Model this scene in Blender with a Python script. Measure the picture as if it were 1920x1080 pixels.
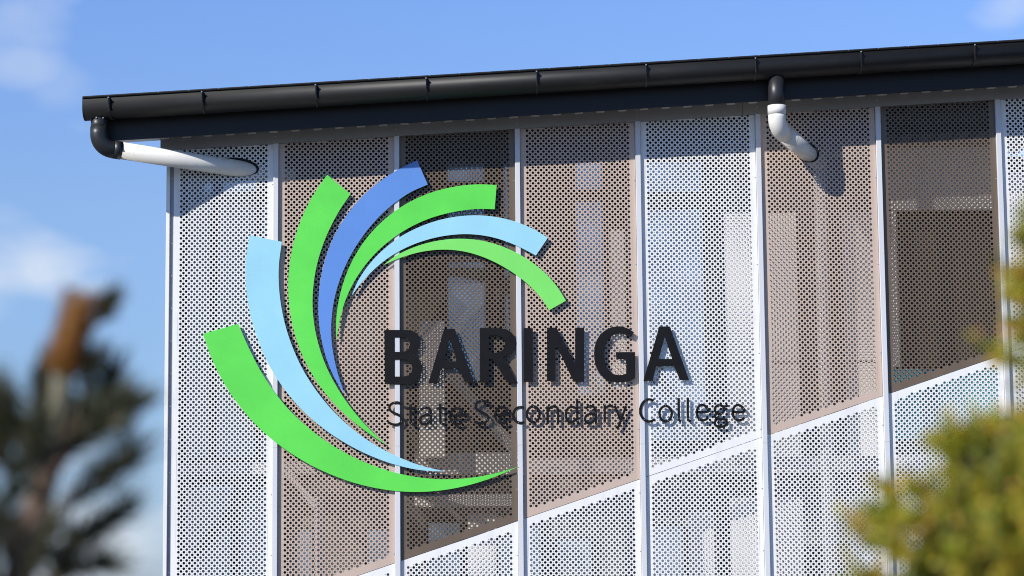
import bpy, math, random
import numpy as np
from mathutils import Vector, Matrix
from mathutils.geometry import tessellate_polygon, delaunay_2d_cdt

for _o in list(bpy.data.objects):
    bpy.data.objects.remove(_o)
scene = bpy.context.scene
col = scene.collection
R = math.radians

# ------------------------------------------------------------------ camera
# world: x to the right along the facade (one panel = 1 m), y into the building, z up, facade face at y = 0
YAW, PITCH, ROLL = 0.00831, 0.12702, -0.00908
CAM = Vector((2.7808, -19.7586, 1.6))
fwd = Vector((math.sin(YAW) * math.cos(PITCH), math.cos(YAW) * math.cos(PITCH), math.sin(PITCH)))
rgt0 = Vector((math.cos(YAW), -math.sin(YAW), 0))
up0 = rgt0.cross(fwd)
rgt = math.cos(ROLL) * rgt0 + math.sin(ROLL) * up0
upv = -math.sin(ROLL) * rgt0 + math.cos(ROLL) * up0
cd = bpy.data.cameras.new('camera')
cam = bpy.data.objects.new('camera', cd)
col.objects.link(cam)
m = Matrix.Identity(4)
for i in range(3):
    m[i][0] = rgt[i]; m[i][1] = upv[i]; m[i][2] = -fwd[i]; m[i][3] = CAM[i]
cam.matrix_world = m
cd.sensor_width = 36.0
cd.lens = 85.0
cd.clip_start = 0.1
cd.clip_end = 5000
cd.dof.use_dof = True
cd.dof.focus_distance = 20.0
cd.dof.aperture_fstop = 2.0
scene.camera = cam

# ------------------------------------------------------------------ sun and sky
SUN = Vector((1.12, 1.0, -0.98)).normalized()
elev = math.asin(-SUN.z)
azim = math.atan2(-SUN.x, -SUN.y)
sd = bpy.data.lights.new('sun', 'SUN')
sd.energy = 4.6
sd.angle = R(0.53)
sd.color = (1.0, 0.955, 0.89)
so = bpy.data.objects.new('sun', sd)
col.objects.link(so)
so.rotation_euler = SUN.to_track_quat('-Z', 'Y').to_euler()
so.location = (-10, -15, 20)

world = bpy.data.worlds.new('World')
scene.world = world
world.use_nodes = True
nt = world.node_tree
nt.nodes.clear()

def N(t, typ, **kw):
    n = t.nodes.new(typ)
    for k, v in kw.items():
        if k in n.bl_rna.properties.keys():
            setattr(n, k, v)
        else:
            n.inputs[k].default_value = v
    return n

wo = N(nt, 'ShaderNodeOutputWorld')
bg = N(nt, 'ShaderNodeBackground')
bg.inputs['Strength'].default_value = 0.10
sky = N(nt, 'ShaderNodeTexSky', sky_type='NISHITA', sun_disc=False)
sky.sun_elevation = elev
sky.sun_rotation = azim % (2 * math.pi)
sky.air_density = 1.0
sky.dust_density = 0.0
sky.ozone_density = 3.0
tc = N(nt, 'ShaderNodeTexCoord')
# clouds: soft white cumulus wisps, placed by direction and broken up by noise
def pixdir(u, v):
    d = rgt * ((u - 960) / 4533.0) + upv * (-(v - 540) / 4533.0) + fwd
    return d.normalized()
noi = N(nt, 'ShaderNodeTexNoise', Scale=20.0, Detail=3.0, Roughness=0.45)
map0 = N(nt, 'ShaderNodeMapping')
map0.inputs['Scale'].default_value = (1, 1, 1.7)
nt.links.new(tc.outputs['Generated'], map0.inputs['Vector'])
nt.links.new(map0.outputs[0], noi.inputs['Vector'])
def wmath(op, a, b=None, clamp=False):
    n = N(nt, 'ShaderNodeMath', operation=op, use_clamp=clamp)
    for i, s in enumerate((a, b)):
        if s is None: continue
        if isinstance(s, (int, float)): n.inputs[i].default_value = s
        else: nt.links.new(s, n.inputs[i])
    return n.outputs[0]
# general thin cloud cover all round the sky
gen = N(nt, 'ShaderNodeTexNoise', Scale=6.0, Detail=5.0, Roughness=0.55)
map1 = N(nt, 'ShaderNodeMapping')
map1.inputs['Location'].default_value = (3.1, 0.4, 1.9)
map1.inputs['Scale'].default_value = (1, 1, 2.4)
nt.links.new(tc.outputs['Generated'], map1.inputs['Vector'])
nt.links.new(map1.outputs[0], gen.inputs['Vector'])
rmp = N(nt, 'ShaderNodeMapRange')
rmp.inputs['From Min'].default_value = 0.66; rmp.inputs['From Max'].default_value = 0.82
nt.links.new(gen.outputs['Fac'], rmp.inputs['Value'])
mask = wmath('MULTIPLY', rmp.outputs[0], 0.55)
CLOUDS = [(40, 10, 0.022, 0.018, 0.36), (20, 118, 0.020, 0.010, 0.30), (60, 510, 0.036, 0.014, 0.62), (170, 545, 0.022, 0.012, 0.45),
          (110, 160, 0.012, 0.010, 0.15), (1900, 0, 0.016, 0.010, 0.45),
          (190, 1010, 0.055, 0.030, 0.65), (-260, 560, 0.06, 0.03, 0.8), (60, 850, 0.04, 0.018, 0.35)]
for (u, v, ru, rv, amt) in CLOUDS:
    d = pixdir(u, v)
    sub = N(nt, 'ShaderNodeVectorMath', operation='SUBTRACT')
    nt.links.new(tc.outputs['Generated'], sub.inputs[0]); sub.inputs[1].default_value = d
    sc = N(nt, 'ShaderNodeVectorMath', operation='MULTIPLY')
    nt.links.new(sub.outputs[0], sc.inputs[0]); sc.inputs[1].default_value = (1 / ru, 1 / ru, 1 / rv)
    ln = N(nt, 'ShaderNodeVectorMath', operation='LENGTH')
    nt.links.new(sc.outputs[0], ln.inputs[0])
    fall = wmath('SUBTRACT', 1.0, ln.outputs['Value'])
    brk = wmath('MULTIPLY', wmath('SUBTRACT', noi.outputs['Fac'], 0.5), 3.4)
    f = wmath('MULTIPLY', wmath('ADD', fall, brk), 0.8, clamp=True)
    f = wmath('MULTIPLY', f, wmath('MULTIPLY', wmath('SUBTRACT', 2.0, ln.outputs['Value'], clamp=True), amt))
    mask = wmath('MAXIMUM', mask, f)
mixc = N(nt, 'ShaderNodeMix', data_type='RGBA')
nt.links.new(mask, mixc.inputs[0])
SKYGAIN = N(nt, 'ShaderNodeVectorMath', operation='MULTIPLY')
# coastal air: the whole sky stays blue down to the horizon instead of bleaching (gain by elevation, same all round)
sepz = N(nt, 'ShaderNodeSeparateXYZ'); nt.links.new(tc.outputs['Generated'], sepz.inputs[0])
grd = N(nt, 'ShaderNodeValToRGB')
GR = [(0.0, (0.38, 0.49, 0.86)), (0.09, (0.60, 0.69, 0.93)), (0.159, (0.82, 0.87, 1.08)), (0.242, (0.86, 0.97, 1.30)), (0.5, (0.9, 0.97, 1.25))]
while len(grd.color_ramp.elements) < len(GR): grd.color_ramp.elements.new(0.5)
for e_, (p_, c_) in zip(grd.color_ramp.elements, GR): e_.position = p_; e_.color = tuple(q * 0.54 for q in c_) + (1,)
nt.links.new(sepz.outputs[2], grd.inputs['Fac'])
dbl = N(nt, 'ShaderNodeVectorMath', operation='SCALE'); dbl.inputs['Scale'].default_value = 2.0
nt.links.new(grd.outputs[0], dbl.inputs[0])
nt.links.new(dbl.outputs[0], SKYGAIN.inputs[1])
nt.links.new(sky.outputs[0], SKYGAIN.inputs[0])
nt.links.new(SKYGAIN.outputs[0], mixc.inputs[6])
mixc.inputs[7].default_value = (6.9, 7.4, 8.1, 1)
nt.links.new(mixc.outputs[2], bg.inputs['Color'])
nt.links.new(bg.outputs[0], wo.inputs[0])

vs = scene.view_settings
vs.view_transform = 'Standard'; vs.look = 'None'; vs.gamma = 1.0; vs.use_curve_mapping = False
vs.exposure = 0.24
scene.cycles.filter_width = 1.0

# ------------------------------------------------------------------ materials
def lerpc(c, f): return tuple(min(1, max(0, x * f)) for x in c) + (1,)
def material(name, base, rough=0.5, metal=0.0, var=0.06, vscale=6.0, bump=0.0, bscale=200.0, spec=0.5, coat=0.0, dirt=None, dscale=9.0, dlo=0.62, dhi=0.8, stretch=(1, 1, 1)):
    mt = bpy.data.materials.new(name); mt.use_nodes = True
    t = mt.node_tree; b = t.nodes['Principled BSDF']
    b.inputs['Metallic'].default_value = metal
    b.inputs['Specular IOR Level'].default_value = spec
    b.inputs['Coat Weight'].default_value = coat
    b.inputs['Coat Roughness'].default_value = 0.12
    g = N(t, 'ShaderNodeNewGeometry')
    mp = N(t, 'ShaderNodeMapping'); mp.inputs['Scale'].default_value = stretch
    t.links.new(g.outputs['Position'], mp.inputs['Vector'])
    n = N(t, 'ShaderNodeTexNoise', Scale=vscale, Detail=5.0, Roughness=0.6)
    t.links.new(mp.outputs[0], n.inputs['Vector'])
    rp = N(t, 'ShaderNodeValToRGB')
    rp.color_ramp.elements[0].position = 0.3; rp.color_ramp.elements[1].position = 0.7
    rp.color_ramp.elements[0].color = lerpc(base, 1 - var); rp.color_ramp.elements[1].color = lerpc(base, 1 + var)
    t.links.new(n.outputs['Fac'], rp.inputs['Fac'])
    colour = rp.outputs[0]
    if dirt:
        dn = N(t, 'ShaderNodeTexNoise', Scale=dscale, Detail=7.0, Roughness=0.7)
        t.links.new(mp.outputs[0], dn.inputs['Vector'])
        mr = N(t, 'ShaderNodeMapRange'); mr.inputs['From Min'].default_value = dlo; mr.inputs['From Max'].default_value = dhi
        t.links.new(dn.outputs['Fac'], mr.inputs['Value'])
        mx = N(t, 'ShaderNodeMix', data_type='RGBA')
        t.links.new(mr.outputs[0], mx.inputs[0]); t.links.new(colour, mx.inputs[6]); mx.inputs[7].default_value = tuple(dirt) + (1,)
        colour = mx.outputs[2]
    t.links.new(colour, b.inputs['Base Color'])
    rr = N(t, 'ShaderNodeMapRange'); rr.inputs['To Min'].default_value = max(0, rough - 0.07); rr.inputs['To Max'].default_value = rough + 0.07
    t.links.new(n.outputs['Fac'], rr.inputs['Value']); t.links.new(rr.outputs[0], b.inputs['Roughness'])
    if bump:
        bn = N(t, 'ShaderNodeTexNoise', Scale=bscale, Detail=3.0)
        t.links.new(g.outputs['Position'], bn.inputs['Vector'])
        bp = N(t, 'ShaderNodeBump'); bp.inputs['Strength'].default_value = bump; bp.inputs['Distance'].default_value = 0.004
        t.links.new(bn.outputs['Fac'], bp.inputs['Height']); t.links.new(bp.outputs[0], b.inputs['Normal'])
    return mt

def foliage(name, cols, pos, rough=0.55, transl=0.25):
    # leaf colour differs from leaf to leaf (random per mesh island)
    mt = bpy.data.materials.new(name); mt.use_nodes = True
    t = mt.node_tree; b = t.nodes['Principled BSDF']; out = t.nodes['Material Output']
    g = N(t, 'ShaderNodeNewGeometry')
    rp = N(t, 'ShaderNodeValToRGB')
    while len(rp.color_ramp.elements) < len(cols): rp.color_ramp.elements.new(0.5)
    for e, c, p in zip(rp.color_ramp.elements, cols, pos): e.position = p; e.color = tuple(c) + (1,)
    t.links.new(g.outputs['Random Per Island'], rp.inputs['Fac'])
    t.links.new(rp.outputs[0], b.inputs['Base Color']); b.inputs['Roughness'].default_value = rough
    tr = N(t, 'ShaderNodeBsdfTranslucent'); t.links.new(rp.outputs[0], tr.inputs['Color'])
    ms = N(t, 'ShaderNodeMixShader'); ms.inputs[0].default_value = transl
    t.links.new(b.outputs[0], ms.inputs[1]); t.links.new(tr.outputs[0], ms.inputs[2]); t.links.new(ms.outputs[0], out.inputs['Surface'])
    return mt

M = {
 'white': material('white_powdercoat', (0.77, 0.765, 0.745), 0.42, var=0.03, vscale=4, dirt=(0.58, 0.57, 0.54), dscale=7, dlo=0.52, dhi=0.95, stretch=(1, 1, 0.16)),
 'taupe': material('taupe_powdercoat', (0.52, 0.405, 0.33), 0.42, var=0.05, vscale=4, stretch=(1, 1, 0.16), dirt=(0.44, 0.36, 0.31), dscale=7, dlo=0.55, dhi=0.95),
 'brown': material('brown_powdercoat', (0.135, 0.098, 0.066), 0.40, var=0.08, vscale=4, stretch=(1, 1, 0.16), dirt=(0.17, 0.14, 0.11), dscale=7, dlo=0.55, dhi=0.95),
 'alu': material('light_grey_aluminium', (0.60, 0.61, 0.625), 0.42, metal=0.0, var=0.04, vscale=5, stretch=(1, 1, 0.2), dirt=(0.5, 0.5, 0.5), dlo=0.66, dhi=0.9),
 'rail': material('grey_steel_rail', (0.26, 0.255, 0.24), 0.5, var=0.08, vscale=4, stretch=(0.3, 1, 1)),
 'trimgrey': material('mid_grey_channel', (0.30, 0.32, 0.35), 0.45, var=0.06),
 'gutter': material('black_steel_gutter', (0.014, 0.014, 0.014), 0.48, var=0.15, vscale=5, bump=0.02, bscale=40, spec=0.32, stretch=(0.3, 1, 1), dirt=(0.027, 0.026, 0.025), dscale=6, dlo=0.55, dhi=0.8),
 'fascia': material('charcoal_blue_fascia', (0.0145, 0.0145, 0.015), 0.45, spec=0.3, var=0.10, vscale=4, stretch=(0.3, 1, 1), dirt=(0.022, 0.024, 0.03), dlo=0.58, dhi=0.8),
 'strap': material('dark_grey_strap', (0.022, 0.022, 0.023), 0.5, var=0.1),
 'roofsheet': material('pale_roof_sheet', (0.62, 0.58, 0.52), 0.5, var=0.08),
 'soffit': material('pale_soffit', (0.70, 0.73, 0.76), 0.5, var=0.05),
 'pvcblack': material('black_pvc', (0.018, 0.019, 0.021), 0.42, var=0.15, vscale=10, dirt=(0.04, 0.04, 0.04), dscale=20, dlo=0.62, dhi=0.8),
 'pvcwhite': material('white_pvc', (0.72, 0.705, 0.65), 0.40, var=0.04, vscale=6, dirt=(0.46, 0.43, 0.38), dscale=24, dlo=0.58, dhi=0.84),
 'seal': material('pale_silicone', (0.6, 0.6, 0.6), 0.4),
 'green': material('green_paint', (0.108, 0.66, 0.072), 0.40, var=0.08, vscale=2.2, dirt=(0.07, 0.42, 0.045), dscale=26, dlo=0.66, dhi=0.76, bump=0.01, bscale=300),
 'green_glare': material('green_paint_glare', (0.19, 0.70, 0.125), 0.38, var=0.05, vscale=2.2, dirt=(0.12, 0.42, 0.10), dscale=26, dlo=0.72, dhi=0.78),  # glare on the innermost blade mixed into the green paint's colour
 'sky': material('pale_blue_paint', (0.31, 0.62, 0.75), 0.40, var=0.055, vscale=2.2, dirt=(0.22, 0.5, 0.64), dscale=26, dlo=0.70, dhi=0.78),
 'blue': material('blue_paint', (0.105, 0.25, 0.62), 0.38, var=0.04, vscale=2.2, dirt=(0.09, 0.2, 0.5), dscale=26, dlo=0.70, dhi=0.78),
 'letter': material('black_letter_paint', (0.008, 0.0085, 0.010), 0.6, var=0.15, vscale=8, spec=0.12),
 'steel': material('zinc_screw', (0.6, 0.6, 0.6), 0.3, metal=0.9),
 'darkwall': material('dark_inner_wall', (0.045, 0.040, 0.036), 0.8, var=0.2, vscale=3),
 'board': material('white_cladding_board', (0.70, 0.68, 0.64), 0.6, var=0.04, vscale=3),
 'innersteel': material('pale_grey_steel', (0.50, 0.49, 0.47), 0.5, var=0.05),
 'frame': material('dark_window_frame', (0.03, 0.03, 0.032), 0.45),
 'glass': material('reflective_blue_glass', (0.52, 0.60, 0.68), 0.06, metal=0.72, var=0.02),
 'blind': material('pale_blue_blind', (0.58, 0.64, 0.70), 0.7, var=0.08, vscale=8, stretch=(1, 1, 0.1)),
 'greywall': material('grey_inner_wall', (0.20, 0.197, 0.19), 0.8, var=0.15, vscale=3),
 'gap_plate': material('dark_cut_gap_plate', (0.006, 0.006, 0.006), 0.9),  # shade inside the pipe opening, put into a plate's colour
 'teal': material('teal_painted_board', (0.12, 0.38, 0.44), 0.5),
 'door': material('dark_brown_door', (0.03, 0.024, 0.02), 0.5),
 'concrete': material('grey_concrete', (0.34, 0.33, 0.31), 0.85, var=0.15, vscale=4, bump=0.2, bscale=60),
 'grass': material('asphalt_and_gravel', (0.10, 0.10, 0.10), 0.9, var=0.3, vscale=3, bump=0.4, bscale=80, dirt=(0.16, 0.155, 0.15), dscale=1.2),
 'bark': material('grey_brown_bark', (0.17, 0.115, 0.08), 0.85, var=0.3, vscale=60, bump=0.6, bscale=250),
 'palestem': material('pale_young_stem', (0.15, 0.14, 0.09), 0.7, var=0.2, vscale=60),
 'banksia_leaf': foliage('banksia_leaf', [(0.022, 0.030, 0.016), (0.05, 0.06, 0.028), (0.10, 0.10, 0.045), (0.20, 0.18, 0.12)], (0, 0.4, 0.75, 1.0)),
 'spike': foliage('banksia_flower', [(0.30, 0.13, 0.03), (0.52, 0.26, 0.06), (0.62, 0.36, 0.11), (0.34, 0.18, 0.07)], (0, 0.35, 0.7, 1.0), transl=0.15),
 'gold_leaf': foliage('golden_leaf', [(0.07, 0.11, 0.010), (0.24, 0.30, 0.02), (0.48, 0.46, 0.035), (0.68, 0.54, 0.06), (0.70, 0.28, 0.08)], (0, 0.30, 0.60, 0.82, 1.0), transl=0.38),
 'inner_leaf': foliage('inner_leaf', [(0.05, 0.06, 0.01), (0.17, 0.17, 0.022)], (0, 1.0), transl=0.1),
}

# ------------------------------------------------------------------ helpers
def link(o, parent=None):
    col.objects.link(o)
    if parent is not None: o.parent = parent
    return o
def mesh_obj(name, verts, faces, mat, parent=None, smooth=False, data=None):
    me = data
    if me is None:
        me = bpy.data.meshes.new(name); me.from_pydata([tuple(v) for v in verts], [], faces); me.update()
        me.materials.append(M[mat])
        if smooth:
            me.polygons.foreach_set('use_smooth', [True] * len(me.polygons))
    return link(bpy.data.objects.new(name, me), parent)
def thing(name, label, cat, loc=(0, 0, 0), group=None):
    e = bpy.data.objects.new(name, None); e.location = loc; e.empty_display_size = 0.2
    col.objects.link(e); e['label'] = label; e['category'] = cat
    if group: e['group'] = group
    return e
def box_geo(x0, x1, y0, y1, z0, z1, sh=0.0, ch=0.0):
    # sh: rise per metre of x (roof slope); ch: chamfer of the front (low y) vertical edges
    if ch:
        ring = [(x0, y0 + ch), (x0 + ch, y0), (x1 - ch, y0), (x1, y0 + ch), (x1, y1), (x0, y1)]
    else:
        ring = [(x0, y0), (x1, y0), (x1, y1), (x0, y1)]
    n = len(ring)
    v = [(x, y, z0 + sh * x) for x, y in ring] + [(x, y, z1 + sh * x) for x, y in ring]
    f = [list(range(n))[::-1], [n + i for i in range(n)]] + [[i, (i + 1) % n, n + (i + 1) % n, n + i] for i in range(n)]
    return v, f
def box(name, x0, x1, y0, y1, z0, z1, mat, parent=None, sh=0.0, ch=0.0):
    v, f = box_geo(x0, x1, y0, y1, z0, z1, sh, ch)
    return mesh_obj(name, v, f, mat, parent)
def frames(P):
    P = [Vector(p) for p in P]; T = []
    for i in range(len(P)):
        a = P[min(i + 1, len(P) - 1)] - P[max(i - 1, 0)]; T.append(a.normalized())
    nrm = T[0].orthogonal().normalized(); out = []
    for i in range(len(P)):
        nrm = (nrm - T[i] * nrm.dot(T[i])).normalized(); out.append((P[i], nrm, T[i].cross(nrm)))
    return out
def tube_geo(P, rad, seg=20, cap=True):
    fr = frames(P); v = []; f = []
    for k, (p, a, b) in enumerate(fr):
        r = rad[k] if isinstance(rad, (list, tuple)) else rad
        for s in range(seg):
            an = 2 * math.pi * s / seg; v.append(p + (a * math.cos(an) + b * math.sin(an)) * r)
    for k in range(len(fr) - 1):
        for s in range(seg):
            f.append((k * seg + s, k * seg + (s + 1) % seg, (k + 1) * seg + (s + 1) % seg, (k + 1) * seg + s))
    if cap:
        f.append(list(range(seg))[::-1]); f.append([(len(fr) - 1) * seg + s for s in range(seg)])
    return v, f
def tube(name, P, rad, mat, parent=None, seg=20, cap=True):
    v, f = tube_geo(P, rad, seg, cap)
    o = mesh_obj(name, v, f, mat, parent)
    me = o.data
    me.polygons.foreach_set('use_smooth', [len(p.vertices) == 4 for p in me.polygons]); me.update()
    return o
def bend(a, c, b, r, n=10):
    # rounded corner path from direction a->c to c->b
    a, c, b = Vector(a), Vector(c), Vector(b)
    u, w = (a - c).normalized(), (b - c).normalized()
    half = u.angle(w) / 2; t = r / math.tan(half)
    s, e = c + u * t, c + w * t
    ctr = c + (u + w).normalized() * (r / math.sin(half))
    out = []
    for i in range(n + 1):
        q = (s - ctr).lerp(e - ctr, i / n).normalized() * r; out.append(ctr + q)
    return out
def extrude_poly(name, outer, holes, y0, y1, mat, parent, origin=(0, 0)):
    # outline in the facade plane (x, z) cut from sheet between y0 (front) and y1 (back)
    loops = [outer] + list(holes); flat = []; cons = []
    for L in loops:
        st = len(flat); flat += [Vector((a - origin[0], b - origin[1])) for a, b in L]
        cons.append(list(range(st, len(flat))))
    tri = tessellate_polygon([[Vector((q.x, q.y, 0)) for q in [flat[i] for i in c]] for c in cons])
    n = len(flat)
    v = [(q.x, y0, q.y) for q in flat] + [(q.x, y1, q.y) for q in flat]
    f = []
    for t in tri:
        a, b_, c = [flat[i] for i in t]
        cw = (b_.x - a.x) * (c.y - a.y) - (b_.y - a.y) * (c.x - a.x)
        t = list(t) if cw > 0 else list(t)[::-1]
        f.append(t); f.append([n + i for i in t[::-1]])
    for c in cons:
        for i in range(len(c)):
            p, q = c[i], c[(i + 1) % len(c)]; f.append([p, q, n + q, n + p])
    return mesh_obj(name, v, f, mat, parent)
def catmull(P, n=5):
    out = []
    for i in range(len(P) - 1):
        p0, p1, p2, p3 = [Vector(P[max(0, min(len(P) - 1, i + k))]) for k in (-1, 0, 1, 2)]
        for j in range(n):
            t = j / n
            out.append(tuple(0.5 * ((2 * p1) + (p2 - p0) * t + (2 * p0 - 5 * p1 + 4 * p2 - p3) * t * t + (3 * p1 - p0 - 3 * p2 + p3) * t ** 3)))
    out.append(tuple(P[-1])); return out
rng = random.Random(7)

# ------------------------------------------------------------------ ground
gv = [(-1500, -1500, 0), (1500, -1500, 0), (1500, 1500, 0), (-1500, 1500, 0)]
g = mesh_obj('ground', gv, [(0, 1, 2, 3)], 'grass'); g['kind'] = 'structure'

# ------------------------------------------------------------------ building
bld = thing('school_building', 'school building clad in perforated white, taupe and brown metal panels under a black gutter', 'building')
SL = 0.0545                       # roof slope per metre
beam_bot = lambda x: 5.288 + SL * x      # underside of the top rail
diag = lambda x: 1.778 + 0.3313 * (x - 1.665)   # slanting joint between upper and lower panels
XR = 9.0                          # the facade runs on to here
PX, PZ = 0.0226, 0.0222           # perforation grid
RB, RS = 0.0113, 0.0035           # large and small holes
THK = 0.003

def cell_poly(w, h, par, flags):
    # one grid cell; corners in order (0,0) (w,0) (w,h) (0,h); large holes where (corner + par) is even
    pts = []
    cor = [(0, 0), (w, 0), (w, h), (0, h)]
    a0 = [90, 180, 270, 0]          # arc start angle (runs inward from next edge to previous edge)
    for k in range(4):
        if not flags[k]: pts.append(cor[k]); continue
        big = (k + par) % 2 == 0
        r, n = (RB, 3) if big else (RS, 2)
        for i in range(n + 1):
            an = R(a0[k] - 90 * i / n) if False else R(a0[k] - 90.0 * i / n)
            pts.append((cor[k][0] + r * math.cos(an), cor[k][1] + r * math.sin(an)))
    return pts
def tess(pts):
    tr = tessellate_polygon([[Vector((a, b, 0)) for a, b in pts]]); out = []
    for t in tr:
        a, b, c = [pts[i] for i in t]
        cw = (b[0] - a[0]) * (c[1] - a[1]) - (b[1] - a[1]) * (c[0] - a[0])
        out.append(tuple(t) if cw > 0 else tuple(t)[::-1])
    return out
TEMPL = {}
for par in (0, 1):
    pp = cell_poly(PX, PZ, par, (1, 1, 1, 1)); TEMPL[par] = (np.array(pp), np.array(tess(pp)))
ring = [(RB * math.cos(R(30 * i)), RB * math.sin(R(30 * i))) for i in range(12)]

def perforated_panel(x0, x1, zlo, zhi, xs, mlo, mhi, mat, name='perforated_panel', phase=0.0):
    xs = [xs[0] - PX] + list(xs) + [xs[-1] + PX]
    ncol = len(xs)
    zmin = min(zlo(x0), zlo(x1)) ; zmax = max(zhi(x0), zhi(x1))
    j0 = math.floor((zmin - phase) / PZ) - 1; j1 = math.ceil((zmax - phase) / PZ) + 1
    Z = lambda j: phase + j * PZ
    def hole(i, j):
        if i <= 0 or i >= ncol - 1: return False
        z = Z(j); x = xs[i]
        return zlo(x) + mlo < z < zhi(x) - mhi
    tv, tf, nv = [], [], 0          # triangles
    verts = []; faces = []
    def add(pts, fs):
        nonlocal nv
        verts.append(np.array(pts)); faces.append(np.array(fs) + nv); nv += len(pts)
    for i in range(ncol - 1):
        xa, xb = xs[i], xs[i + 1]
        lo = max(zlo(xa), zlo(xb)); hi = min(zhi(xa), zhi(xb))
        ja = math.ceil((lo - phase) / PZ + 1e-6); jb = math.floor((hi - phase) / PZ - 1e-6)
        for j in range(ja, jb):
            fl = (hole(i, j), hole(i + 1, j), hole(i + 1, j + 1), hole(i, j + 1)); par = (i + j) % 2
            if all(fl): P, T = TEMPL[par]; P = P + [xa, Z(j)]
            else:
                pp = cell_poly(PX, PZ, par, fl)
                P = np.array(pp) + [xa, Z(j)]; T = tess(pp)
            add(P, T)
        add([(xa, zlo(xa)), (xb, zlo(xb)), (xb, Z(ja)), (xa, Z(ja))], [(0, 1, 2), (0, 2, 3)])
        add([(xa, Z(jb)), (xb, Z(jb)), (xb, zhi(xb)), (xa, zhi(xa))], [(0, 1, 2), (0, 2, 3)])
    for xa, xb in ((x0, xs[0]), (xs[-1], x1)):
        add([(xa, zlo(xa)), (xb, zlo(xb)), (xb, zhi(xb)), (xa, zhi(xa))], [(0, 1, 2), (0, 2, 3)])
    V = np.concatenate(verts); F = np.concatenate(faces)
    V3 = np.c_[V[:, 0], np.zeros(len(V)), V[:, 1]]
    # hole walls (sheet thickness) and folded edges
    big = [(xs[i], Z(j)) for i in range(1, ncol - 1) for j in range(j0, j1) if (i + j) % 2 == 0 and hole(i, j)]
    B = np.array(big); rg = np.array(ring); nb = len(B)
    W = (B[:, None, :] + rg[None]).reshape(-1, 2)
    Wf = np.c_[W[:, 0], np.zeros(len(W)), W[:, 1]]; Wb = np.c_[W[:, 0], np.full(len(W), THK), W[:, 1]]
    base = len(V3); k = np.arange(nb * 12).reshape(nb, 12); kn = np.roll(k, -1, 1)
    k = k.ravel(); kn = kn.ravel(); off = nb * 12
    Q1 = np.c_[base + k, base + off + k, base + off + kn]; Q2 = np.c_[base + k, base + off + kn, base + kn]
    V3 = np.concatenate([V3, Wf, Wb]); F = np.concatenate([F, Q1, Q2])
    e = len(V3)
    cs = [(x0, zlo(x0)), (x1, zlo(x1)), (x1, zhi(x1)), (x0, zhi(x0))]
    E = [(a, 0.0, b) for a, b in cs] + [(a, 0.028, b) for a, b in cs]
    EF = []
    for q in range(4):
        r_ = (q + 1) % 4; EF += [(e + q, e + 4 + q, e + 4 + r_), (e + q, e + 4 + r_, e + r_)]
    V3 = np.concatenate([V3, np.array(E)]); F = np.concatenate([F, np.array(EF)])
    ph = rng.uniform(0, 6.28)
    V3[:, 1] += 0.0016 * np.sin(V3[:, 2] * 5.1 + ph) * np.sin((V3[:, 0] - x0) / (x1 - x0) * math.pi) + 0.0008 * np.sin(V3[:, 2] * 11.3 + 2 * ph + V3[:, 0] * 4)
    me = bpy.data.meshes.new(name)
    me.vertices.add(len(V3)); me.vertices.foreach_set('co', V3.astype(np.float32).ravel())
    me.loops.add(len(F) * 3); me.loops.foreach_set('vertex_index', F.astype(np.int32).ravel())
    me.polygons.add(len(F))
    me.polygons.foreach_set('loop_start', np.arange(0, len(F) * 3, 3, dtype=np.int32))
    me.polygons.foreach_set('loop_total', np.full(len(F), 3, dtype=np.int32))
    me.update(calc_edges=True); me.materials.append(M[mat])
    return link(bpy.data.objects.new(name, me), bld)

COLS = ['white', 'taupe', 'brown', 'taupe', 'white', 'taupe', 'brown', 'white', 'taupe']
NAMES = {'white': 'white', 'taupe': 'light taupe', 'brown': 'dark brown'}
BOT = 1.30
for i, c in enumerate(COLS):
    x0 = 0.155 if i == 0 else i + 0.024
    x1 = i + 1 - 0.024
    last = i + 0.918; ncols = 32 if i == 0 else 38
    xs = [last - PX * (ncols - 1 - k) for k in range(ncols)]
    top = lambda x: beam_bot(x) + 0.03
    # each sheet is hung a few millimetres off its neighbour's rows
    o = perforated_panel(x0, x1, (lambda x: BOT) if i == 0 else (lambda x: diag(x) + 0.002), top, xs, 0.062, 0.03, c, phase=rng.uniform(0, PZ))
    o['label'] = NAMES[c] + ' perforated upper panel'
    if i > 0:
        o = perforated_panel(x0, x1, (lambda x: BOT), (lambda x: diag(x) - 0.002), xs, 0.05, 0.062, 'white', phase=rng.uniform(0, PZ))
        o['label'] = 'white perforated lower panel'

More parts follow.
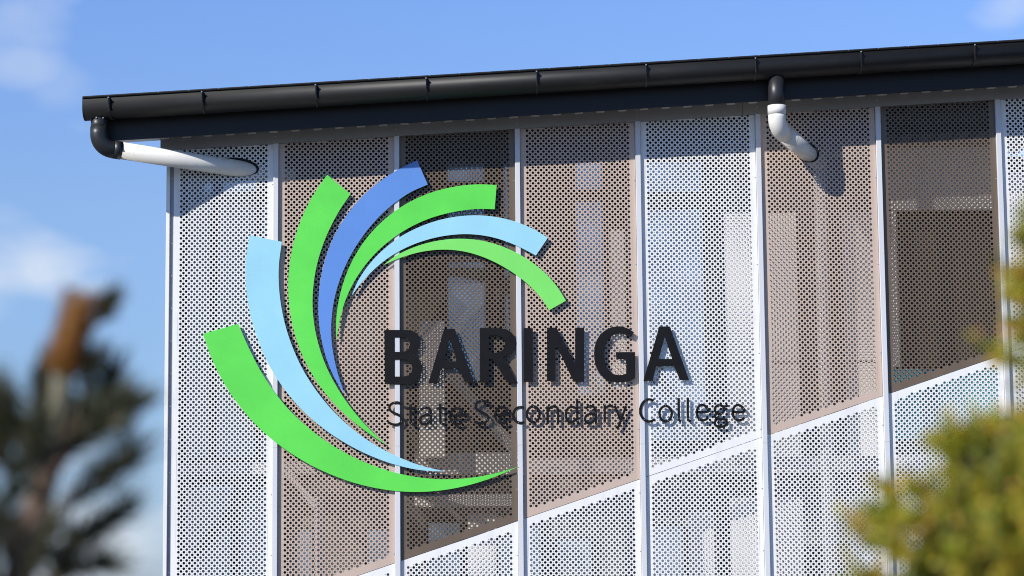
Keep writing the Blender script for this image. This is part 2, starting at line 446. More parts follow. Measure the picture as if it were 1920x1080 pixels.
# mullions between the panels, spliced at 2.83 m
screw_me = None
def screw(parent, x, y, z, s=1.0):
    global screw_me
    if screw_me is None:
        v = []; f = []
        for k, (r, d) in enumerate(((0.0075, 0.0), (0.0075, -0.003), (0.0045, -0.0055))):
            v += [(r * math.cos(R(60 * q)), d, r * math.sin(R(60 * q))) for q in range(6)]
        for k in range(2):
            for q in range(6): f.append((k * 6 + q, k * 6 + (q + 1) % 6, (k + 1) * 6 + (q + 1) % 6, (k + 1) * 6 + q))
        f.append([12 + q for q in range(6)])
        screw_me = bpy.data.meshes.new('screw'); screw_me.from_pydata(v, [], f); screw_me.materials.append(M['steel'])
    o = bpy.data.objects.new('screw', screw_me); o.location = (x, y, z); o.scale = (s, s, s); link(o, parent); return o
for i in range(1, 10):
    a = box('mullion', i - 0.0215, i + 0.0215, -0.030, 0.03, 2.8285, beam_bot(i) + 0.02, 'alu', bld, ch=0.003)
    b = box('mullion', i - 0.0215, i + 0.0215, -0.030, 0.03, BOT - 0.02, 2.8265, 'alu', bld, ch=0.003)
    for z in (5.02, 4.3, 3.55, 2.95):
        screw(a, i - 0.03, 0.0, z + rng.uniform(-.02, .02), 0.7)
    for z in (2.45, 1.95):
        screw(b, i - 0.03, 0.0, z + rng.uniform(-.02, .02), 0.7)
# corner: white edge flange, recessed grey channel
box('corner_flange', 0.094, 0.124, -0.012, 0.06, BOT - 0.02, 5.40, 'white', bld, ch=0.002)
cc = box('corner_channel', 0.124, 0.154, 0.012, 0.06, BOT - 0.02, 5.31, 'trimgrey', bld)
for k in range(14): screw(cc, 0.139, 0.012, 1.55 + 0.27 * k, 0.8)
# top rail with screws over every mullion
tr_ = box('top_rail', 0.045, 7.2 - 2.33, -0.034, 0.03, 5.288, 5.288 + 0.20, 'rail', bld, sh=SL)
tr2 = box('top_rail', 7.2 - 2.327, XR + 0.1, -0.034, 0.03, 5.288, 5.288 + 0.20, 'rail', bld, sh=SL)
for i in range(1, 10):
    for dz in (0.055, 0.095): screw(tr_ if i < 5 else tr2, i - 0.005, -0.034, beam_bot(i) + dz, 0.9)
# plinth below the screen and solid end walls
box('plinth_wall', 0.10, XR, 0.02, 0.22, 0.0, BOT - 0.005, 'concrete', bld)
box('side_wall', 0.094, 0.12, 0.062, 3.0, 0.0, 5.40, 'white', bld)
box('side_wall', XR + 0.03, XR + 0.06, 0.062, 3.0, 0.0, 5.85, 'white', bld)
box('back_wall', 0.12, XR + 0.03, 2.95, 3.0, 0.0, 5.40, 'white', bld)

# roof: ribbed sheet, fascia, gutter
fz = 5.338                                       # fascia underside at x = 0
YF0 = -0.32
box('fascia', -0.372, XR + 0.4, YF0, YF0 + 0.02, fz, fz + 0.34, 'fascia', bld, sh=SL)
box('fascia_joint', 3.885, 3.889, YF0 - 0.003, YF0, fz + 0.005, fz + 0.2, 'gutter', bld, sh=SL)
prof = []
x = 0.05
while x < XR + 0.3:
    prof += [(x, 0.040), (x + 0.065, 0.040), (x + 0.085, 0.095), (x + 0.160, 0.095), (x + 0.180, 0.040)]; x += 0.1805
v = []; f = []
for (yy) in (YF0 + 0.02, 3.3):
    v += [(a, yy, fz + b + SL * a) for a, b in prof]
for (yy) in (YF0 + 0.02, 3.3):
    v += [(a, yy, fz + 0.16 + SL * a) for a, b in prof]
n = len(prof)
for k in range(n - 1):
    f.append((k, n + k, n + k + 1, k + 1)); f.append((2 * n + k, 2 * n + k + 1, 3 * n + k + 1, 3 * n + k))
f.append(list(range(n)) + [3 * n - 1 - k for k in range(n)]); f.append([0, 2 * n, 3 * n, n])
mesh_obj('roof_sheet', v, f, 'roofsheet', bld)
box('soffit_lining', -0.32, 0.043, YF0 + 0.021, -0.02, 5.375, 5.39, 'soffit', bld, sh=SL)

GY, GA, GB = -0.44, 0.118, 0.090                 # gutter centre depth, half width, bowl depth
gtop = 5.660                                     # lip height at x = 0
gb = gtop - 0.078                                # height where the bowl starts
def gprof(o=0.0, n=18, a0=0, a1=180):
    P = []
    if a0 == 0: P.append((GY - GA - o, gtop + 0.0))
    for k in range(n + 1):
        an = R(180 + a0 + (a1 - a0) * k / n); P.append((GY + (GA + o) * math.cos(an), gb + (GB + o) * math.sin(an)))
    if a1 == 180: P.append((GY + GA + o, gtop - 0.01))
    return P
def sweep_x(P, x0, x1, closed=False):
    n = len(P); v = [(x0, y, z + SL * x0) for y, z in P] + [(x1, y, z + SL * x1) for y, z in P]; f = []
    for k in range(n if closed else n - 1):
        q = (k + 1) % n; f.append((k, n + k, n + q, q))
    if closed: f += [list(range(n)), [2 * n - 1 - k for k in range(n)]]
    return v, f
GX0, GX1 = -0.512, XR + 0.5
out_ = gprof(0.0); inn = gprof(-0.004)
v, f = sweep_x(out_ + inn[::-1], GX0, GX1, True)
gut = mesh_obj('gutter', v, f, 'gutter', bld)
gut.data.polygons.foreach_set('use_smooth', [len(p.vertices) == 4 for p in gut.data.polygons])
bead = [(GY - GA - 0.002 + 0.010 * math.cos(R(45 * k)), gtop + 0.010 * math.sin(R(45 * k))) for k in range(8)]
v, f = sweep_x(bead, GX0 - 0.001, GX1, True); mesh_obj('gutter_lip', v, f, 'gutter', gut)
capv = [(GX0 - 0.004, y, z + SL * GX0) for y, z in gprof(0.001)] + [(GX0 - 0.0005, y, z + SL * GX0) for y, z in gprof(0.001)]
nc = len(capv) // 2
mesh_obj('gutter_end_cap', capv, [list(range(nc)), list(range(nc, 2 * nc))[::-1]] + [(k, (k + 1) % nc, nc + (k + 1) % nc, nc + k) for k in range(nc)], 'gutter', gut)
mesh_obj('gutter_back', *box_geo(GX0, GX1, YF0 - 0.005, YF0 - 0.0005, fz + 0.2, gtop + 0.03, SL), 'gutter', gut)
for bx in (-0.298, 0.455, 1.372, 2.265, 3.159, 4.046, 4.933, 5.792, 6.717, 7.6, 8.5):
    P = gprof(0.0055, 14, 0, 165); Q = gprof(0.0008, 14, 0, 165)
    v, f = sweep_x(P + Q[::-1], bx - 0.006, bx + 0.006, True)
    st = mesh_obj('gutter_strap', v, f, 'strap', gut)
    fin = [(GY - GA - 0.006, gtop - 0.004), (GY - GA - 0.030, gtop - 0.018), (GY - GA - 0.025, gtop - 0.05), (GY - GA - 0.006, gtop - 0.13)]
    v, f = sweep_x(fin, bx - 0.0065, bx - 0.0025, True)
    mesh_obj('strap_fin', v, f, 'strap', gut)
    screw(gut, bx - 0.0045, GY - GA - 0.030, gtop - 0.020 + SL * bx, 0.95)
k = 0.10
while k < 8:
    screw(gut, k, GY - GA - 0.009, gtop + 0.004 + SL * k, 0.55); k += 0.243

# downpipes
d1 = (-0.396, GY, 5.245); w1 = Vector((0.665, 0.0, 5.142)); dir1 = (w1 - Vector(d1)).normalized()
t1 = (-0.396, GY, gb - GB + SL * -0.396 + 0.02)
def downpipe(label):
    e = bpy.data.objects.new('downpipe', None); link(e, bld); e['label'] = label; return e
dp = dp1 = downpipe('black to white downpipe at the corner, running back into the screen')
el = bend(t1, d1, w1, 0.115)
tube('outlet_pipe', [t1, el[0] + Vector((0, 0, 0.02))], 0.068, 'pvcblack', dp, 28)
tube('elbow', [el[0] + Vector((0, 0, 0.06))] + el + [el[-1] + dir1 * 0.012], 0.0725, 'pvcblack', dp, 28)
tube('collar', [el[-1] + dir1 * 0.010, el[-1] + dir1 * 0.075], 0.0750, 'pvcblack', dp, 28)
tube('pipe', [el[-1] + dir1 * 0.05, w1 + dir1 * 0.5], 0.0705, 'pvcwhite', dp, 28)
for an in (-70, -10, 35):
    screw(dp, d1[0] + 0.07 * math.sin(R(an)), GY - 0.07 * math.cos(R(an)), t1[2] - 0.015, 1.1)
d2 = (5.110, GY, 5.366); w2 = Vector((5.405, 0.0, 5.233)); dir2 = (w2 - Vector(d2)).normalized()
t2 = (5.110, GY, gb - GB + SL * 5.11 + 0.02)
dp = downpipe('black to white downpipe running back into the taupe panel')
el = bend(t2, d2, w2, 0.10)
tube('outlet_pipe', [t2, (5.110, GY, 5.50)], 0.068, 'pvcblack', dp, 28)
tube('collar', [(5.110, GY, 5.545), (5.110, GY, 5.470)], 0.0750, 'pvcwhite', dp, 28)
tube('elbow', [(5.110, GY, 5.475)] + el + [el[-1] + dir2 * 0.06], 0.0725, 'pvcwhite', dp, 28)
tube('pipe', [el[-1] + dir2 * 0.03, w2 + dir2 * 0.24], 0.0705, 'pvcwhite', dp, 28)
for q in (0.16,): tube('pipe_joint', [el[-1] + dir2 * q, el[-1] + dir2 * (q + 0.004)], 0.0716, 'seal', dp, 28)
def cut_gap_plate(parent, c, d, r, dx, dz):
    # black plate on the sheet, painting the shade of the rough-cut pipe opening
    a = math.atan2(d.z, d.x); A = r / math.sqrt(max(1e-6, 1 - d.x ** 2 - d.z ** 2)) + 0.012; Bq = r + 0.010
    P = []
    for k in range(32):
        t = 2 * math.pi * k / 32; u, v_ = A * math.cos(t), Bq * math.sin(t); jit = 1 + rng.uniform(-.02, .02)
        P.append((c.x + dx + jit * (u * math.cos(a) - v_ * math.sin(a)), c.z + dz + jit * (u * math.sin(a) + v_ * math.cos(a))))
    extrude_poly('cut_opening_plate', P, [], -0.0045, -0.0035, 'gap_plate', parent)
cut_gap_plate(dp, w2, dir2, 0.0705, 0.004, 0.004)
cut_gap_plate(dp1, w1, dir1, 0.0705, 0.0, 0.009)
ti = w2 + dir2 * 0.24
tube('inner_pipe', [ti + Vector((0, 0, 0.06)), (ti.x, ti.y, 1.35)], 0.052, 'innersteel', dp, 20)

# ------------------------------------------------------------------ behind the screen
YW = 0.85
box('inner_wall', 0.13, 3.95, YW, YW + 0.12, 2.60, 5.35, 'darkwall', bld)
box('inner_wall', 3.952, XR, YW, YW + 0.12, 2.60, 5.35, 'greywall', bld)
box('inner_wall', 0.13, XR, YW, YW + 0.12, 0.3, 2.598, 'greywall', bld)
for q in ((0.20, 0.385), (0.455, 0.77), (0.83, 0.96)): box('blind', q[0], q[1], 0.60, 0.612, 2.78, 4.95, 'blind', bld)
for q in ((0.20, 0.57), (0.66, 0.96)): box('blind', q[0], q[1], 0.68, 0.692, 1.40, 2.52, 'blind', bld)
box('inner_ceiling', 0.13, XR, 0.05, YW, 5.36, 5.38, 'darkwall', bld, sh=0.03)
box('inner_floor', 0.13, XR, 0.23, YW, 1.20, 1.28, 'concrete', bld)
def window(x0, x1, z0, z1):
    fr = 0.025
    o = bpy.data.objects.new('window', None); link(o, bld)
    vv = []; ff = []
    for (a, b, c, d) in ((x0, x1, z0, z0 + fr), (x0, x1, z1 - fr, z1), (x0, x0 + fr, z0 + fr, z1 - fr), (x1 - fr, x1, z0 + fr, z1 - fr)):
        v, f = box_geo(a, b, YW - 0.06, YW - 0.002, c, d); k = len(vv); vv += v; ff += [[i + k for i in q] for q in f]
    mesh_obj('window_frame', vv, ff, 'frame', o)
    box('pane', x0 + fr, x1 - fr, YW - 0.035, YW - 0.02, z0 + fr, z1 - fr, 'glass', o)
for w in [(0.14, 0.40, 2.76, 5.25), (0.44, 0.78, 2.76, 5.25), (0.80, 0.98, 2.76, 4.95), (0.14, 0.60, 1.35, 2.58), (0.64, 0.98, 1.35, 2.58),
          (2.38, 2.74, 3.40, 5.10), (2.38, 2.74, 5.13, 5.34), (2.87, 3.04, 3.40, 5.34), (3.48, 3.76, 3.28, 5.0), (3.48, 3.76, 5.05, 5.34), (3.93, 4.62, 2.88, 4.92), (3.93, 4.62, 5.02, 5.34),
          (1.02, 1.27, 1.35, 2.2), (1.68, 2.10, 1.35, 2.2), (2.20, 2.52, 1.35, 2.25), (2.80, 3.20, 1.35, 2.25), (3.30, 3.62, 1.35, 2.1), (4.05, 4.40, 1.35, 2.2)]:
    window(*w)
box('floor_beam', 0.14, 1.66, 0.50, 0.60, 2.635, 2.735, 'innersteel', bld)
box('floor_beam', 2.12, 2.99, 0.50, 0.60, 2.62, 2.80, 'board', bld)
box('floor_beam', 3.01, XR, 0.50, 0.60, 2.615, 2.745, 'innersteel', bld)
box('ledge', 2.12, 2.97, 0.30, 0.45, 2.345, 2.445, 'board', bld)
box('post', 1.30, 1.37, 0.35, 0.42, 1.29, 2.45, 'innersteel', bld)
box('post', 4.66, 4.74, 0.70, 0.78, 1.29, 5.3, 'frame', bld)
tube('conduit', [(1.775, 0.30, 3.85), (1.785, 0.30, 2.95)], 0.012, 'innersteel', bld, 10)
def strut(name, a, b, w, mat):
    a, b = Vector(a), Vector(b); d = (b - a).normalized(); s = Vector((0, 1, 0)).cross(d).normalized() * w / 2; t = Vector((0, w / 2, 0))
    v = [p + i * s + j * t for p in (a, b) for i, j in ((-1, -1), (1, -1), (1, 1), (-1, 1))]
    mesh_obj(name, v, [(0, 1, 2, 3), (7, 6, 5, 4)] + [(k, 4 + k, 4 + (k + 1) % 4, (k + 1) % 4) for k in range(4)], mat, bld)
strut('brace', (0.80, 0.62, 2.60), (0.10, 0.62, 1.75), 0.07, 'darkwall')
strut('brace', (1.05, 0.45, 2.66), (1.30, 0.45, 2.36), 0.05, 'innersteel')
strut('brace', (2.30, 0.60, 3.62), (2.98, 0.60, 2.80), 0.09, 'innersteel')
def board(x0, x1, z0, z1, mat='board', y=0.40):
    # dimensions were taken on a plane 0.80 m back; the boards stand nearer
    k = (y + 19.76) / 20.56; x0, x1 = [2.781 + (q - 2.781) * k for q in (x0, x1)]; z0, z1 = [1.6 + (q - 1.6) * k for q in (z0, z1)]
    box('cladding_board', x0, x1, y, y + 0.05, z0, z1, mat, bld)
for (a, b) in ((4.79, 5.06), (5.065, 5.40), (5.80, 6.07)):
    board(a, b, 3.575, 4.86); board(a, b, 2.76, 3.555); board(a, b, 1.35, 2.42)
board(2.15, 2.37, 2.78, 3.95); board(3.80, 3.92, 3.35, 4.72); board(2.56, 2.80, 1.35, 2.3); board(4.44, 4.64, 1.35, 2.3)
board(6.17, 7.15, 4.875, 5.42); board(6.19, 6.265, 3.52, 4.87)
box('door', 6.20, 7.02, 0.56, 0.60, 3.49, 4.81, 'door', bld)
board(6.16, 7.13, 2.90, 3.50, 'teal'); board(6.16, 6.60, 1.35, 2.42); board(6.62, 7.13, 1.35, 2.42)
for k in range(4): board(7.2 + 0.42 * k, 7.6 + 0.42 * k, 1.35, 5.2)

# ------------------------------------------------------------------ logo and lettering, standing 31 mm off the panels
BLADES = [
    ('green', [(0.409,3.761),(0.486,3.547),(0.590,3.343),(0.719,3.155),(0.871,2.986),(1.044,2.838),(1.233,2.712),(1.437,2.609),(1.651,2.530),(1.873,2.478),(2.099,2.454),(2.327,2.461),(2.551,2.498),(2.771,2.563),(2.981,2.650)],
     [(0.697,3.841),(0.779,3.653),(0.872,3.470),(0.981,3.298),(1.109,3.139),(1.256,2.997),(1.419,2.871),(1.594,2.764),(1.780,2.678),(1.973,2.613),(2.172,2.571),(2.376,2.554),(2.581,2.563),(2.785,2.596),(2.981,2.650)]),
    ('sky', [(0.787,4.574),(0.757,4.370),(0.758,4.166),(0.786,3.963),(0.839,3.763),(0.915,3.572),(1.013,3.392),(1.134,3.227),(1.274,3.078),(1.433,2.948),(1.606,2.837),(1.791,2.745),(1.984,2.675),(2.183,2.630),(2.388,2.617)],
     [(1.053,4.518),(1.029,4.336),(1.029,4.152),(1.051,3.969),(1.093,3.789),(1.154,3.616),(1.233,3.450),(1.331,3.295),(1.445,3.151),(1.574,3.021),(1.717,2.905),(1.872,2.806),(2.037,2.725),(2.209,2.661),(2.388,2.617)]),
    ('green', [(1.425,5.075),(1.319,4.920),(1.234,4.755),(1.169,4.581),(1.127,4.400),(1.107,4.214),(1.111,4.027),(1.138,3.842),(1.189,3.663),(1.263,3.493),(1.359,3.334),(1.475,3.189),(1.609,3.058),(1.755,2.940),(1.908,2.836)],
     [(1.617,4.911),(1.525,4.773),(1.447,4.626),(1.384,4.472),(1.338,4.311),(1.312,4.147),(1.306,3.981),(1.322,3.816),(1.358,3.654),(1.413,3.497),(1.487,3.347),(1.575,3.206),(1.676,3.074),(1.787,2.952),(1.908,2.836)]),
    ('blue', [(2.169,5.190),(2.020,5.118),(1.879,5.030),(1.750,4.924),(1.637,4.803),(1.541,4.668),(1.464,4.521),(1.408,4.365),(1.371,4.203),(1.354,4.037),(1.357,3.871),(1.379,3.707),(1.421,3.546),(1.484,3.393),(1.570,3.251)],
     [(2.256,4.987),(2.119,4.926),(1.996,4.845),(1.883,4.750),(1.783,4.642),(1.693,4.523),(1.616,4.396),(1.553,4.262),(1.505,4.122),(1.473,3.977),(1.459,3.830),(1.463,3.682),(1.486,3.535),(1.523,3.391),(1.570,3.251)]),
    ('green', [(2.826,4.978),(2.675,4.985),(2.524,4.974),(2.376,4.946),(2.232,4.900),(2.095,4.836),(1.968,4.754),(1.853,4.656),(1.752,4.544),(1.667,4.419),(1.599,4.284),(1.549,4.141),(1.515,3.994),(1.499,3.844),(1.501,3.693)],
     [(2.807,4.775),(2.674,4.779),(2.538,4.767),(2.404,4.742),(2.274,4.704),(2.151,4.652),(2.034,4.587),(1.925,4.508),(1.825,4.418),(1.736,4.315),(1.660,4.204),(1.598,4.084),(1.552,3.958),(1.521,3.828),(1.501,3.693)]),
    ('sky', [(3.244,4.534),(3.126,4.607),(3.000,4.663),(2.868,4.701),(2.731,4.722),(2.593,4.725),(2.456,4.711),(2.321,4.681),(2.191,4.635),(2.067,4.575),(1.952,4.499),(1.848,4.409),(1.757,4.306),(1.681,4.191),(1.626,4.065)],
     [(3.144,4.387),(3.037,4.445),(2.923,4.497),(2.806,4.537),(2.685,4.561),(2.563,4.570),(2.440,4.563),(2.318,4.543),(2.199,4.510),(2.084,4.465),(1.975,4.407),(1.875,4.337),(1.783,4.255),(1.700,4.163),(1.626,4.065)]),
    ('green_glare', [(3.387,4.010),(3.323,4.117),(3.243,4.215),(3.150,4.301),(3.047,4.374),(2.937,4.435),(2.823,4.481),(2.705,4.513),(2.586,4.529),(2.465,4.531),(2.343,4.518),(2.221,4.491),(2.102,4.449),(1.989,4.393),(1.888,4.318)],
     [(3.248,3.932),(3.188,4.028),(3.115,4.111),(3.033,4.186),(2.943,4.253),(2.847,4.312),(2.747,4.362),(2.644,4.401),(2.537,4.428),(2.428,4.441),(2.317,4.440),(2.206,4.426),(2.096,4.399),(1.989,4.362),(1.888,4.318)]),
]
LETTERS = [
    ('B', [(1.894,3.780),(2.069,3.779),(2.122,3.773),(2.161,3.752),(2.185,3.717),(2.192,3.677),(2.184,3.635),(2.163,3.601),(2.126,3.576),(2.166,3.553),(2.192,3.516),(2.204,3.466),(2.197,3.413),(2.170,3.368),(2.125,3.341),(2.073,3.332),(1.898,3.334)], [[(1.974,3.720),(2.048,3.719),(2.082,3.710),(2.103,3.686),(2.105,3.657),(2.095,3.625),(2.074,3.606),(2.042,3.598),(1.974,3.599)], [(1.974,3.536),(2.058,3.536),(2.094,3.525),(2.118,3.496),(2.123,3.464),(2.115,3.430),(2.091,3.405),(2.052,3.396),(1.973,3.396)]]),
    ('A', [(2.385,3.786),(2.472,3.785),(2.627,3.342),(2.552,3.342),(2.505,3.458),(2.359,3.459),(2.329,3.338),(2.253,3.339)], [[(2.430,3.704),(2.489,3.517),(2.379,3.518)]]),
    ('R', [(2.677,3.790),(2.843,3.788),(2.896,3.778),(2.937,3.752),(2.963,3.713),(2.971,3.671),(2.964,3.626),(2.939,3.589),(2.904,3.563),(2.865,3.545),(2.981,3.338),(2.898,3.339),(2.783,3.531),(2.749,3.535),(2.749,3.340),(2.676,3.341)], [[(2.750,3.728),(2.821,3.728),(2.861,3.713),(2.882,3.680),(2.883,3.637),(2.862,3.606),(2.825,3.587),(2.749,3.584)]]),
    ('I', [(3.039,3.787),(3.113,3.786),(3.111,3.343),(3.037,3.343)], []),
    ('N', [(3.228,3.789),(3.308,3.788),(3.456,3.484),(3.460,3.787),(3.534,3.786),(3.530,3.340),(3.442,3.341),(3.297,3.658),(3.295,3.347),(3.224,3.348)], []),
    ('G', [(3.942,3.745),(3.899,3.774),(3.857,3.790),(3.820,3.795),(3.767,3.790),(3.714,3.768),(3.666,3.731),(3.634,3.679),(3.616,3.621),(3.612,3.568),(3.616,3.509),(3.631,3.451),(3.656,3.404),(3.693,3.366),(3.740,3.342),(3.797,3.333),(3.855,3.335),(3.908,3.347),(3.946,3.367),(3.949,3.581),(3.790,3.582),(3.795,3.524),(3.876,3.522),(3.874,3.404),(3.842,3.394),(3.811,3.392),(3.774,3.400),(3.737,3.424),(3.712,3.466),(3.699,3.519),(3.697,3.572),(3.706,3.636),(3.731,3.688),(3.768,3.723),(3.810,3.735),(3.852,3.732),(3.889,3.719),(3.919,3.704)], []),
    ('A', [(4.151,3.791),(4.238,3.790),(4.388,3.346),(4.313,3.347),(4.267,3.463),(4.121,3.464),(4.090,3.343),(4.014,3.344)], [[(4.195,3.708),(4.252,3.522),(4.142,3.523)]]),
]
THIN = [
    ('S', [[(2.035,3.172),(2.007,3.182),(1.980,3.182),(1.950,3.171),(1.935,3.147),(1.942,3.119),(1.972,3.097),(2.010,3.081),(2.034,3.056),(2.034,3.029),(2.012,3.007),(1.980,3.002),(1.950,3.008),(1.923,3.023)]]),
    ('t', [[(2.108,3.170),(2.108,3.034),(2.116,3.009),(2.141,3.001)], [(2.077,3.134),(2.147,3.136)]]),
    ('a', [[(2.188,3.121),(2.220,3.137),(2.250,3.137),(2.270,3.117),(2.274,3.084),(2.274,3.027),(2.277,2.999)], [(2.273,3.078),(2.227,3.076),(2.196,3.063),(2.186,3.036),(2.196,3.011),(2.222,3.001),(2.249,3.012),(2.273,3.040)]]),
    ('t', [[(2.350,3.172),(2.350,3.034),(2.358,3.010),(2.382,3.002)], [(2.319,3.132),(2.387,3.135)]]),
    ('e', [[(2.435,3.072),(2.540,3.072),(2.538,3.098),(2.519,3.122),(2.484,3.132),(2.452,3.119),(2.433,3.085),(2.433,3.050),(2.448,3.019),(2.477,3.002),(2.506,3.004),(2.529,3.018)]]),
    ('S', [[(2.747,3.173),(2.718,3.186),(2.686,3.189),(2.653,3.178),(2.639,3.152),(2.647,3.124),(2.680,3.102),(2.718,3.083),(2.742,3.058),(2.739,3.033),(2.717,3.014),(2.684,3.007),(2.652,3.010),(2.626,3.024)]]),
    ('e', [[(2.803,3.077),(2.908,3.077),(2.906,3.103),(2.887,3.127),(2.851,3.137),(2.820,3.124),(2.801,3.090),(2.801,3.055),(2.816,3.024),(2.845,3.007),(2.873,3.009),(2.897,3.023)]]),
    ('c', [[(3.033,3.130),(3.001,3.137),(2.968,3.124),(2.950,3.092),(2.948,3.059),(2.962,3.026),(2.989,3.011),(3.016,3.008),(3.035,3.015)]]),
    ('o', [[(3.161,3.076),(3.157,3.052),(3.146,3.031),(3.129,3.017),(3.109,3.013),(3.089,3.018),(3.073,3.032),(3.062,3.053),(3.058,3.077),(3.062,3.102),(3.073,3.123),(3.090,3.137),(3.110,3.141),(3.130,3.136),(3.147,3.122),(3.158,3.101),(3.161,3.076)]]),
    ('n', [[(3.227,3.143),(3.226,2.996)], [(3.227,3.111),(3.255,3.134),(3.285,3.140),(3.307,3.126),(3.313,3.097),(3.311,2.997)]]),
    ('d', [[(3.470,3.202),(3.470,3.022),(3.482,3.001)], [(3.467,3.120),(3.437,3.134),(3.404,3.130),(3.383,3.107),(3.376,3.069),(3.382,3.034),(3.403,3.012),(3.433,3.014),(3.468,3.041)]]),
    ('a', [[(3.535,3.121),(3.566,3.137),(3.596,3.137),(3.617,3.116),(3.621,3.083),(3.620,3.026),(3.623,2.999)], [(3.620,3.078),(3.574,3.076),(3.543,3.062),(3.532,3.035),(3.541,3.010),(3.567,3.000),(3.595,3.011),(3.619,3.040)]]),
    ('r', [[(3.694,3.152),(3.692,3.004)], [(3.693,3.116),(3.715,3.134),(3.743,3.141),(3.760,3.137)]]),
    ('y', [[(3.775,3.142),(3.824,3.022)], [(3.869,3.138),(3.824,3.022),(3.808,2.978),(3.788,2.954)]]),
    ('C', [[(4.096,3.179),(4.065,3.191),(4.032,3.185),(4.005,3.162),(3.989,3.127),(3.985,3.089),(3.993,3.056),(4.015,3.026),(4.046,3.012),(4.074,3.013),(4.103,3.030)]]),
    ('o', [[(4.242,3.073),(4.237,3.049),(4.226,3.028),(4.210,3.015),(4.190,3.010),(4.171,3.015),(4.155,3.029),(4.145,3.050),(4.141,3.074),(4.145,3.098),(4.157,3.118),(4.173,3.131),(4.192,3.136),(4.212,3.131),(4.228,3.117),(4.238,3.097),(4.242,3.073)]]),
    ('l', [[(4.300,3.201),(4.300,3.034),(4.317,3.009)]]),
    ('l', [[(4.375,3.203),(4.374,3.033),(4.399,3.010)]]),
    ('e', [[(4.448,3.085),(4.537,3.086),(4.533,3.114),(4.512,3.136),(4.484,3.142),(4.460,3.125),(4.447,3.090),(4.449,3.057),(4.466,3.027),(4.493,3.016),(4.520,3.023),(4.540,3.037)]]),
    ('g', [[(4.670,3.103),(4.667,3.090),(4.659,3.078),(4.646,3.071),(4.631,3.068),(4.617,3.071),(4.605,3.079),(4.597,3.091),(4.594,3.104),(4.597,3.118),(4.606,3.129),(4.618,3.137),(4.633,3.139),(4.647,3.136),(4.660,3.129),(4.668,3.117),(4.670,3.103)], [(4.664,3.125),(4.704,3.135)], [(4.610,3.073),(4.595,3.050),(4.608,3.031),(4.640,3.026),(4.673,3.020),(4.690,3.001),(4.683,2.976),(4.655,2.964),(4.620,2.964),(4.595,2.977),(4.594,3.002),(4.610,3.026)]]),
    ('e', [[(4.742,3.082),(4.831,3.083),(4.828,3.111),(4.806,3.133),(4.779,3.139),(4.754,3.123),(4.741,3.088),(4.743,3.055),(4.760,3.025),(4.787,3.014),(4.815,3.020),(4.834,3.035)]]),
]
logo = thing('swirl_logo', 'swirl of seven curved green, pale blue and blue metal blades on the perforated panels', 'logo', (1.7, 0, 2.45))
DESC = ['longest green blade sweeping along the bottom', 'long pale blue blade', 'green blade with a square upper end', 'plain blue blade', 'green blade below the blue one', 'short pale blue blade', 'thin green blade, innermost, glare painted into its colour']
for (c, o_, i_), d in zip(BLADES, DESC):
    P = catmull(o_, 5) + catmull(i_, 5)[::-1][1:]
    ob = extrude_poly('blade', P, [], -0.037, -0.031, c, logo, (1.7, 2.45)); ob['label'] = d
sign = thing('name_sign', 'large black metal capital letters reading BARINGA beside the swirl logo', 'sign', (3.2, 0, 3.35))
for ch, o_, hs in LETTERS:
    ob = extrude_poly('letter', o_, hs, -0.037, -0.031, 'letter', sign, (3.2, 3.35)); ob['label'] = 'capital letter ' + ch
sub = thing('subtitle_sign', 'thin black metal lettering reading State Secondary College under the large letters', 'sign', (3.4, 0, 2.95))
def ribbon(P, w):
    # outline of a stroke of even width with squared ends
    P = [Vector(p) for p in P]; L = []; Rr = []
    for i, p in enumerate(P):
        t = (P[min(i + 1, len(P) - 1)] - P[max(i - 1, 0)]).normalized(); nn = Vector((-t.y, t.x)) * w / 2
        L.append(p + nn); Rr.append(p - nn)
    return L, Rr
for ch, strokes in THIN:
    vv = []; ff = []
    for s in strokes:
        closed = (Vector(s[0]) - Vector(s[-1])).length < 1e-3
        Q = catmull(s, 4) if len(s) > 2 else list(s)
        L, Rr = ribbon(Q, 0.0205)
        if closed:
            t = (Vector(Q[1]) - Vector(Q[-2])).normalized(); nn = Vector((-t.y, t.x)) * 0.01025
            L[0] = L[-1] = Vector(Q[0]) + nn; Rr[0] = Rr[-1] = Vector(Q[0]) - nn
        n = len(L); k = len(vv); dy = 0.0004 * (strokes.index(s))
        for yy in (-0.037 - dy, -0.031):
            vv += [(q.x - 3.4, yy, q.y - 2.95) for q in L] + [(q.x - 3.4, yy, q.y - 2.95) for q in Rr]
        for i in range(n - 1):
            ff.append((k + i, k + i + 1, k + n + i + 1, k + n + i)[::-1]); ff.append((k + 2 * n + i, k + 2 * n + i + 1, k + 3 * n + i + 1, k + 3 * n + i))
            ff.append((k + i, k + i + 1, k + 2 * n + i + 1, k + 2 * n + i)); ff.append((k + n + i, k + n + i + 1, k + 3 * n + i + 1, k + 3 * n + i)[::-1])
        ff += [(k, k + n, k + 3 * n, k + 2 * n), (k + n - 1, k + 2 * n - 1, k + 4 * n - 1, k + 3 * n - 1)[::-1]]
    ob = mesh_obj('letter', vv, ff, 'letter', sub); ob['label'] = ('capital letter ' if ch.isupper() else 'small letter ') + ch
    for s in strokes[:1]:
        for t in (0.22, 0.75):
            q = s[int(t * (len(s) - 1))]; screw(ob, q[0] - 3.4, -0.0375, q[1] - 2.95, 0.5)

